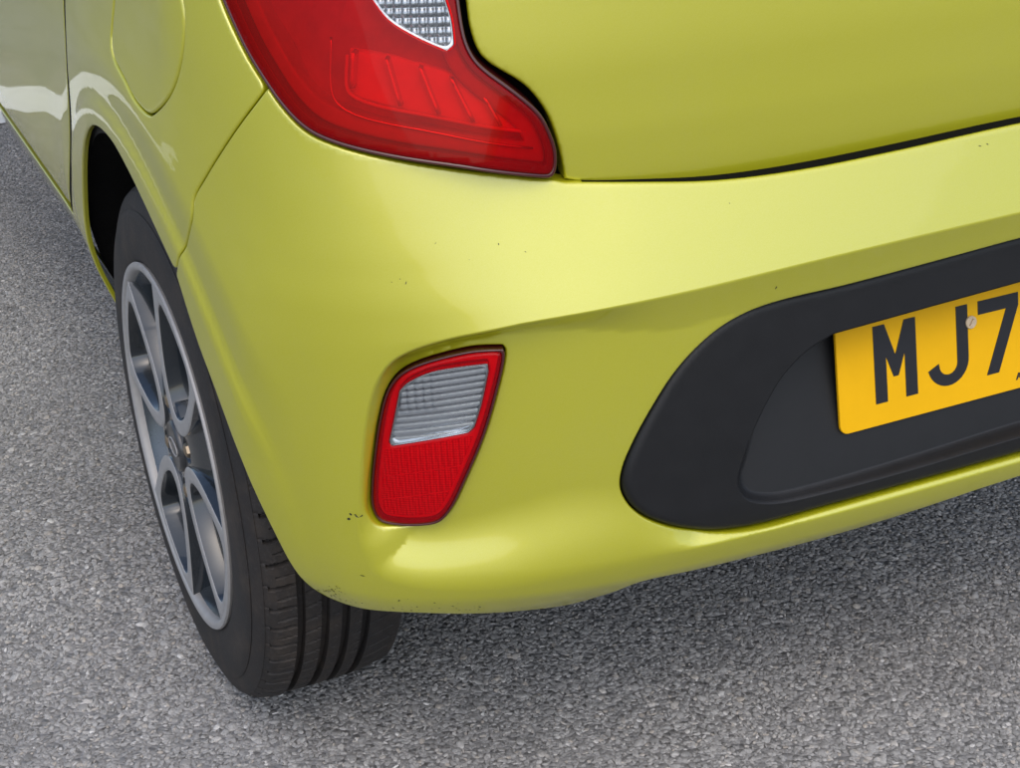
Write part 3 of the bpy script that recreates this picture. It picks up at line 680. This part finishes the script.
# --- reflector lamp in the bumper corner
rl = bpy.data.objects.new('reflector_lamp', None); col.objects.link(rl); rl.parent = car
rewin_poly = cat_segs(spline(REWIN[:5], 4), spline(REWIN[4:7], 3), REWIN[7:8], spline(REWIN[8:10], 2), REWIN[10:11], spline(REWIN[10:], 3))
panel('red_lens', inset(refl_poly, .0024), lamp_face, M['red_reflector_lens'], rl, holes=[rewin_poly], h=.004, hb=.002, er=.003, skirt=0)
panel('clear_lens', rewin_poly, lambda s, z: lamp_face(s, z)+.0003, M['clear_lens'], rl, h=.005, hb=.0025, er=.0012, skirt=.003)
panel('lamp_rim', refl_poly, lambda s, z: lamp_face(s, z)-.0012, M['red_black'], rl, holes=[inset(refl_poly, .0026)], h=.005, hb=.002, er=.0012, skirt=.02)
panel('window_bezel', grow(rewin_poly, .0014), lambda s, z: lamp_face(s, z)-.0016, M['silver'], rl, holes=[inset(rewin_poly, .0010)], h=.005, hb=.0025, er=.0005, skirt=.0025)
panel('red_surround', inset(refl_poly, .0046), lambda s, z: lamp_face(s, z)-.0085, M['white_plastic'], rl, holes=[grow(rewin_poly, .0016)], h=.005, hb=.0025, er=.0015, skirt=.002)
# three retroreflector tiles under the window
def clip_band(lo, hi, k):
    base_in = inset(refl_poly, .0085); b = np.array(base_in); zf = lambda s: lo+(.667-s)*k*0
    pts = [(s, z) for s, z in base_in]
    def cut(pts, a, sgn):
        out = []; n = len(pts)
        g = lambda q: sgn*(q[1]-(a+(.667-q[0])*k))
        for i in range(n):
            p0, p1 = pts[i], pts[(i+1) % n]; g0, g1 = g(p0), g(p1)
            if g0 >= 0: out.append(p0)
            if g0*g1 < 0: t = g0/(g0-g1); out.append((p0[0]+(p1[0]-p0[0])*t, p0[1]+(p1[1]-p0[1])*t))
        return out
    return cut(cut(pts, lo, 1), hi, -1)
for lo, hi in ((.30, .4030), (.4045, .4265), (.428, .4535)):
    panel('retroreflector_tile', cat_segs(clip_band(lo, hi, .17)), lambda s, z: lamp_face(s, z)-.0072, M['retro'], rl, h=.004, hb=.002, er=0, skirt=.0015)
def ribs(s, z):
    r_ = .0005*np.abs(np.sin((z+.12*(s-.66))*520))
    c_ = .0006*np.abs(np.sin(s*420))*sstep(.652, .66, s)*sstep(.482, .492, z)
    return lamp_face(s, z)-.0062+r_+c_+.06*(z-.50)*(z-.50)*10
panel('lamp_reflector', grow(rewin_poly, .001), ribs, M['silver'], rl, h=.0010, hb=.002, er=0, skirt=0)

# --- stone chips and scuffs in the bumper paint
rng = random.Random(4)
cv, cf = [], []
def chip(s, z, a, b, ang, n=7, lift=.00025):
    k = len(cv); P2 = []
    for i in range(n):
        t = 2*math.pi*i/n; r_ = rng.uniform(.55, 1.15); x, y = a*r_*math.cos(t), b*r_*math.sin(t)
        P2.append((s+x*math.cos(ang)-y*math.sin(ang), z+x*math.sin(ang)+y*math.cos(ang)))
    P2 = np.array(P2); P = pos(P2[:, 0], P2[:, 1], body(P2[:, 0], P2[:, 1])+lift)
    cv.extend(P.tolist()); cf.append(tuple(range(k, k+n)))
for s, z, a, b, an in ((.7463, .3842, .0024, .0017, .3), (.7440, .3892, .0016, .0015, .5), (.7372, .388, .0036, .0016, .1), (.7395, .3895, .0012, .0007, .1), (.7416, .3224, .0030, .0006, .05),
                      (.6782, .6090, .0004, .0016, .4), (.6829, .6124, .0006, .0006, 0), (.690, .6100, .0008, .0003, .3), (.1309, .6518, .0016, .0005, .5), (.1388, .6514, .002, .0004, .2), (.356, .5661, .0008, .0018, .3)):
    chip(s, z, a, b, an)
for _ in range(46):
    s = rng.uniform(.62, .80); chip(s, .2745+abs(rng.gauss(0, .008))+.004, rng.uniform(.0004, .0018), rng.uniform(.0003, .0008), rng.uniform(-.6, .6))
for _ in range(22):
    s = rng.gauss(.785, .012); chip(s, .293+rng.gauss(0, .004)-(s-.785)*.15, rng.uniform(.0005, .0016), rng.uniform(.0003, .0007), rng.uniform(-.4, .4))
for _ in range(5): chip(rng.uniform(.05, .70), rng.uniform(.595, .65), rng.uniform(.0002, .0006), rng.uniform(.0003, .0012), rng.uniform(-1, 1))
o = pydata('paint_chips', cv, cf, M['chipmark'], bumper, smooth=False); o['kind'] = 'stuff'

# --- inner shell, liner, floor (dark interior behind the gaps)
def shell_fn(s, z): return np.where(np.abs(s) < .5, -.085, -.07)+0*s
ss = np.concatenate([np.linspace(-.46, .75, 40), np.linspace(.78, .86, 4), [.86]]); zz = np.linspace(.325, .97, 12)
def grid_shell(name, ss, zz, material):
    S, Z = np.meshgrid(ss, zz, indexing='ij'); P = pos(S, Z, shell_fn(S, Z)).reshape(-1, 3); m = len(zz)
    f = [(i*m+j, i*m+j+1, (i+1)*m+j+1, (i+1)*m+j) for i in range(len(ss)-1) for j in range(m-1)]
    return P.tolist(), f
v, f = grid_shell('x', ss, zz, None)
v2, f2 = grid_shell('x', np.linspace(.86, 3.3, 40), np.linspace(.66, .97, 6), None); k = len(v); v += v2; f += [tuple(a+k for a in q) for q in f2]
v2, f2 = grid_shell('x', np.linspace(1.52, 3.3, 30), np.linspace(.46, .66, 4), None); k = len(v); v += v2; f += [tuple(a+k for a in q) for q in f2]
k = len(v); v += [(-.74, .10, .97), (.46, .10, .97), (.46, 2.65, .97), (-.74, 2.65, .97)]; f.append((k, k+1, k+2, k+3))
k = len(v); v += [(.46, .09, .33), (.46, 2.65, .33), (.46, 2.65, .97), (.46, .09, .97)]; f.append((k, k+1, k+2, k+3))
k = len(v); v += [(-.74, 2.64, .25), (.46, 2.64, .25), (.46, 2.64, .97), (-.74, 2.64, .97)]; f.append((k, k+1, k+2, k+3))
pydata('inner_shell', v, f, M['dark'], car, smooth=False)  # backing and end caps added to stop light leaking through the gaps
# wheel-arch liner: barrel vault with an inner wall
v, f = [], []; n = 40
for i in range(n+1):
    a = R(2+188*i/n); y_, z_ = ARC[0]-.352*math.cos(a), ARC[1]+.352*math.sin(a)
    s_ = s_of_y(np.array([y_])); xo = float(pos(s_, np.array([z_]), body(s_, np.array([z_])))[0, 0])+.006
    v.append((xo+.005, ARC[0]-.329*math.cos(a), ARC[1]+.329*math.sin(a)))
    for x in (xo+.006, -.45): v.append((x, y_, z_))
for i in range(n):
    for k in (0, 1): f.append((3*i+k, 3*i+1+k, 3*i+4+k, 3*i+3+k))
f.append(tuple(3*i+2 for i in range(n+1)))
pydata('arch_liner', v, f, M['liner'], car)
v, f = [], []
for x0, x1, y0, y1, z0, z1 in ((-.45, .60, .26, 3.4, .26, .36), (-.60, -.45, .95, 3.4, .26, .36)):
    k = len(v); v += [(x, y, z) for z in (z0, z1) for (x, y) in ((x0, y0), (x1, y0), (x1, y1), (x0, y1))]
    f += [tuple(k+i for i in q) for q in ((3, 2, 1, 0), (4, 5, 6, 7), (0, 1, 5, 4), (1, 2, 6, 5), (2, 3, 7, 6), (3, 0, 4, 7))]
pydata('underbody', v, f, M['dark'], car, smooth=False)

# ------------------------------------------------------------------ wheel
wheel = bpy.data.objects.new('wheel', None); col.objects.link(wheel); wheel.parent = car
WX, WY, WZ = -.7846, .52, .2868
def wp(w, u, v): return (WX-w, WY-u, WZ+v)
prof = [(-.014, .190), (-.008, .196), (-.0035, .2030), (-.0022, .207), (-.0014, .214), (-.0010, .226), (-.0014, .238), (-.0024, .248), (-.0040, .2560), (-.0052, .2580), (-.0058, .2576), (-.0072, .2635), (-.0095, .2700), (-.0115, .2745), (-.0130, .2768), (-.0134, .2764), (-.0146, .2778), (-.0170, .2800), (-.0200, .2820), (-.0240, .2838), (-.0285, .2850), (-.0330, .2858), (-.0390, .2866), (-.0440, .2872)]
gro = [(-.0485, .0050), (-.0755, .0047), (-.0985, .0047), (-.1220, .0047)]
def rr_(w): return .2865-((w+.086)/.08)**2*.0032
tp = list(prof); last = -.044
for gc, gw in gro:
    for w in np.linspace(last, gc+gw, 5)[1:]: tp.append((w, rr_(w)))
    tp += [(gc+gw*.93, rr_(gc)-.0085), (gc, rr_(gc)-.0090), (gc-gw*.93, rr_(gc)-.0085), (gc-gw, rr_(gc))]; last = gc-gw
for w in np.linspace(last, -.158, 5)[1:]: tp.append((w, rr_(w)-max(0, -.14-w)*.15))
tp += [(-.166, .281), (-.172, .272), (-.178, .255), (-.176, .23), (-.168, .20), (-.158, .190)]
tp = np.array(tp); tp[:, 0] = np.where(tp[:, 0] < -.03, -.03+(tp[:, 0]+.03)*.93, tp[:, 0]); NA = 1440
ang = 2*np.pi*np.arange(NA)/NA
Wg = np.broadcast_to(tp[:, 0], (NA, len(tp))).copy(); Rg = np.broadcast_to(tp[:, 1], (NA, len(tp))).copy()
arcpos = ang[:, None]*.29; circ_ = 2*np.pi*.29
def slots(cnt, lo, hi, width, depth, slant, phase):
    pitch = circ_/cnt; x = (arcpos+slant*(Wg-lo)+phase*pitch) % pitch; x = np.minimum(x, pitch-x)
    m = (Wg < hi) & (Wg > lo)
    return np.where(m & (x < width/2), depth, 0)
cut = slots(66, -.0392, -.0170, .0042, .0055, .18, 0)+slots(66, -.0425, -.0280, .0018, .0028, .25, .5)
for j, (a, b) in enumerate(((-.0685, -.0510), (-.0905, -.0760), (-.1120, -.0975))): cut += slots(96, a+.005*(j % 2), b-.004, .0016, .0028, .35, .2*j)
cut += slots(72, -.149, -.122, .0030, .0040, .15, .3)
cut += np.where((Wg < -.0135) & (Wg > -.019), slots(66, -.0171, -.0135, .0026, .0014, .0, 0), 0)
Rg = Rg-cut
flat = np.where(Rg > .2, 1, 0)
Y = Rg*np.cos(ang[:, None]); Z = Rg*np.sin(ang[:, None]); Z = np.maximum(Z, -WZ+.0005)
m = len(tp); P = np.stack([WX-Wg, WY-Y, WZ+Z], -1).reshape(-1, 3)
i0 = np.arange(NA)[:, None]*m+np.arange(m-1); i1 = ((np.arange(NA)+1) % NA)[:, None]*m+np.arange(m-1)
F = np.stack([i0, i0+1, i1+1, i1], -1).reshape(-1, 4)
tyre = pydata('tyre', P, F, M['tyre'], wheel)
try: tyre.data.set_sharp_from_angle(angle=R(38))
except Exception: pass
def lathe_obj(name, prof, n, material, sub=None, cu=0, cv_=0, smooth=True):
    v, f = lathe(prof, n); o = pydata(name, [wp(w, cu+u, cv_+q) for w, u, q in v], f, material, wheel, smooth)
    try: o.data.set_sharp_from_angle(angle=R(40))
    except Exception: pass
    return o
lathe_obj('rim_lip', [(-.008, .2005), (-.001, .2030), (.0012, .2020), (.0016, .1990), (.0008, .1955), (-.0015, .1935), (-.006, .1925), (-.010, .192)], 160, M['machined'])
lathe_obj('rim_barrel', [(-.008, .1925), (-.014, .1880), (-.030, .1840), (-.075, .1780), (-.120, .1760), (-.150, .182), (-.165, .19)], 120, M['barrel'])
lathe_obj('brake_drum', [(-.060, .0), (-.060, .080), (-.064, .098), (-.070, .102), (-.110, .104), (-.110, .17)], 80, M['drum'])
def dish(p): r = np.hypot(p[:, 0], p[:, 1]); return -.0005-.0015*np.clip(1-r/.195, 0, 1)
def loop_to(phi):
    c, s_ = math.cos(phi), math.sin(phi)
    def to(p, d):
        u = p[:, 0]*c-p[:, 1]*s_; q = p[:, 0]*s_+p[:, 1]*c
        w = np.broadcast_to(np.asarray(d, float), (len(p),))+dish(p)
        return np.stack([WX-w, WY-u, WZ+q], 1)
    return to
side_pts = [(.0385, 0), (.0400, .0100), (.0455, .0205), (.0570, .0330), (.074, .0450), (.10, .0565), (.13, .0655), (.160, .0735), (.176, .0785)]
top_arc = [(.1945*math.cos(a), .1945*math.sin(a)) for a in np.radians(np.linspace(24.2, -24.2, 13))]
up_ = spline(side_pts+[top_arc[0]], 4)
loop_out = cat_segs(up_, top_arc, [(a, -b) for a, b in up_[::-1]])
loop_out = loop_out[::-1]
in_side = [(.0580, 0), (.0595, .0085), (.0650, .0165), (.0770, .0270), (.095, .0375), (.12, .0470), (.145, .0535), (.163, .0550), (.175, .0490)]
in_arc = [(.1845*math.cos(a), .1845*math.sin(a)) for a in np.radians(np.linspace(13.0, -13.0, 9))]
ui = spline(in_side+[in_arc[0]], 4)
loop_in = cat_segs(ui, in_arc, [(a, -b) for a, b in ui[::-1]])[::-1]
for k in range(4):
    v, f, nt_ = solid(loop_out, [loop_in], loop_to(R(64+90*k)), 0, -.034, h=.006, hb=.004, bev=.0008)
    o = pydata('spoke_loop', v, f, None, wheel, mats=[M['machined'], M['gunmetal']], mi=[0]*nt_+[1]*(len(f)-nt_))
    try: o.data.set_sharp_from_angle(angle=R(50))
    except Exception: pass
# painted hub with four arms between the loops, with wells for the nuts
hub = []
for i in range(180):
    a = 2*math.pi*i/180; best = min(abs(((a-R(19+90*k)+math.pi) % (2*math.pi))-math.pi) for k in range(4))
    t = float(sstep(R(27), R(15), np.array(best))); hub.append(((.062+.078*t)*math.cos(a), (.062+.078*t)*math.sin(a)))
nutp = [(.050*math.cos(R(19+90*k)), .050*math.sin(R(19+90*k))) for k in range(4)]
wells = [[(x+.0140*math.cos(a), y+.0140*math.sin(a)) for a in np.linspace(0, 2*math.pi, 24, endpoint=False)] for x, y in nutp]
def hub_to(p, d):
    r = np.hypot(p[:, 0], p[:, 1]); w = np.broadcast_to(np.asarray(d, float), (len(p),))+dish(p)-.0035-.018*sstep(.06, .14, r)
    return np.stack([WX-w, WY-p[:, 0], WZ+p[:, 1]], 1)
v, f, _ = solid(hub, wells, hub_to, 0, -.026, h=.006, hb=.004, bev=.001)
o = pydata('hub', v, f, M['gunmetal'], wheel)
try: o.data.set_sharp_from_angle(angle=R(45))
except Exception: pass
for x, y in nutp:
    v, f = lathe([(-.026, .0105), (-.018, .0105), (-.016, .0092), (-.007, .0088), (-.0035, .0075), (-.0022, .0045), (-.0020, .0)], 6)
    pydata('lug_nut', [wp(w, x+u, y+q) for w, u, q in v], f, M['nut'], wheel, smooth=False)
cc = lathe_obj('centre_cap', [(-.012, .029), (-.0035, .029), (-.0015, .0275), (-.0005, .0255), (-.0018, .0235), (-.0012, .010), (-.0010, 0)], 48, M['cap'])
v = []; f = []
ring = [wp(-.0006, .017*math.cos(a), .009*math.sin(a)) for a in np.linspace(0, 2*math.pi, 40, endpoint=False)]
v, f = tube(ring, .0009, 6, closed=True); pydata('cap_emblem', v, f, M['machined'], wheel)
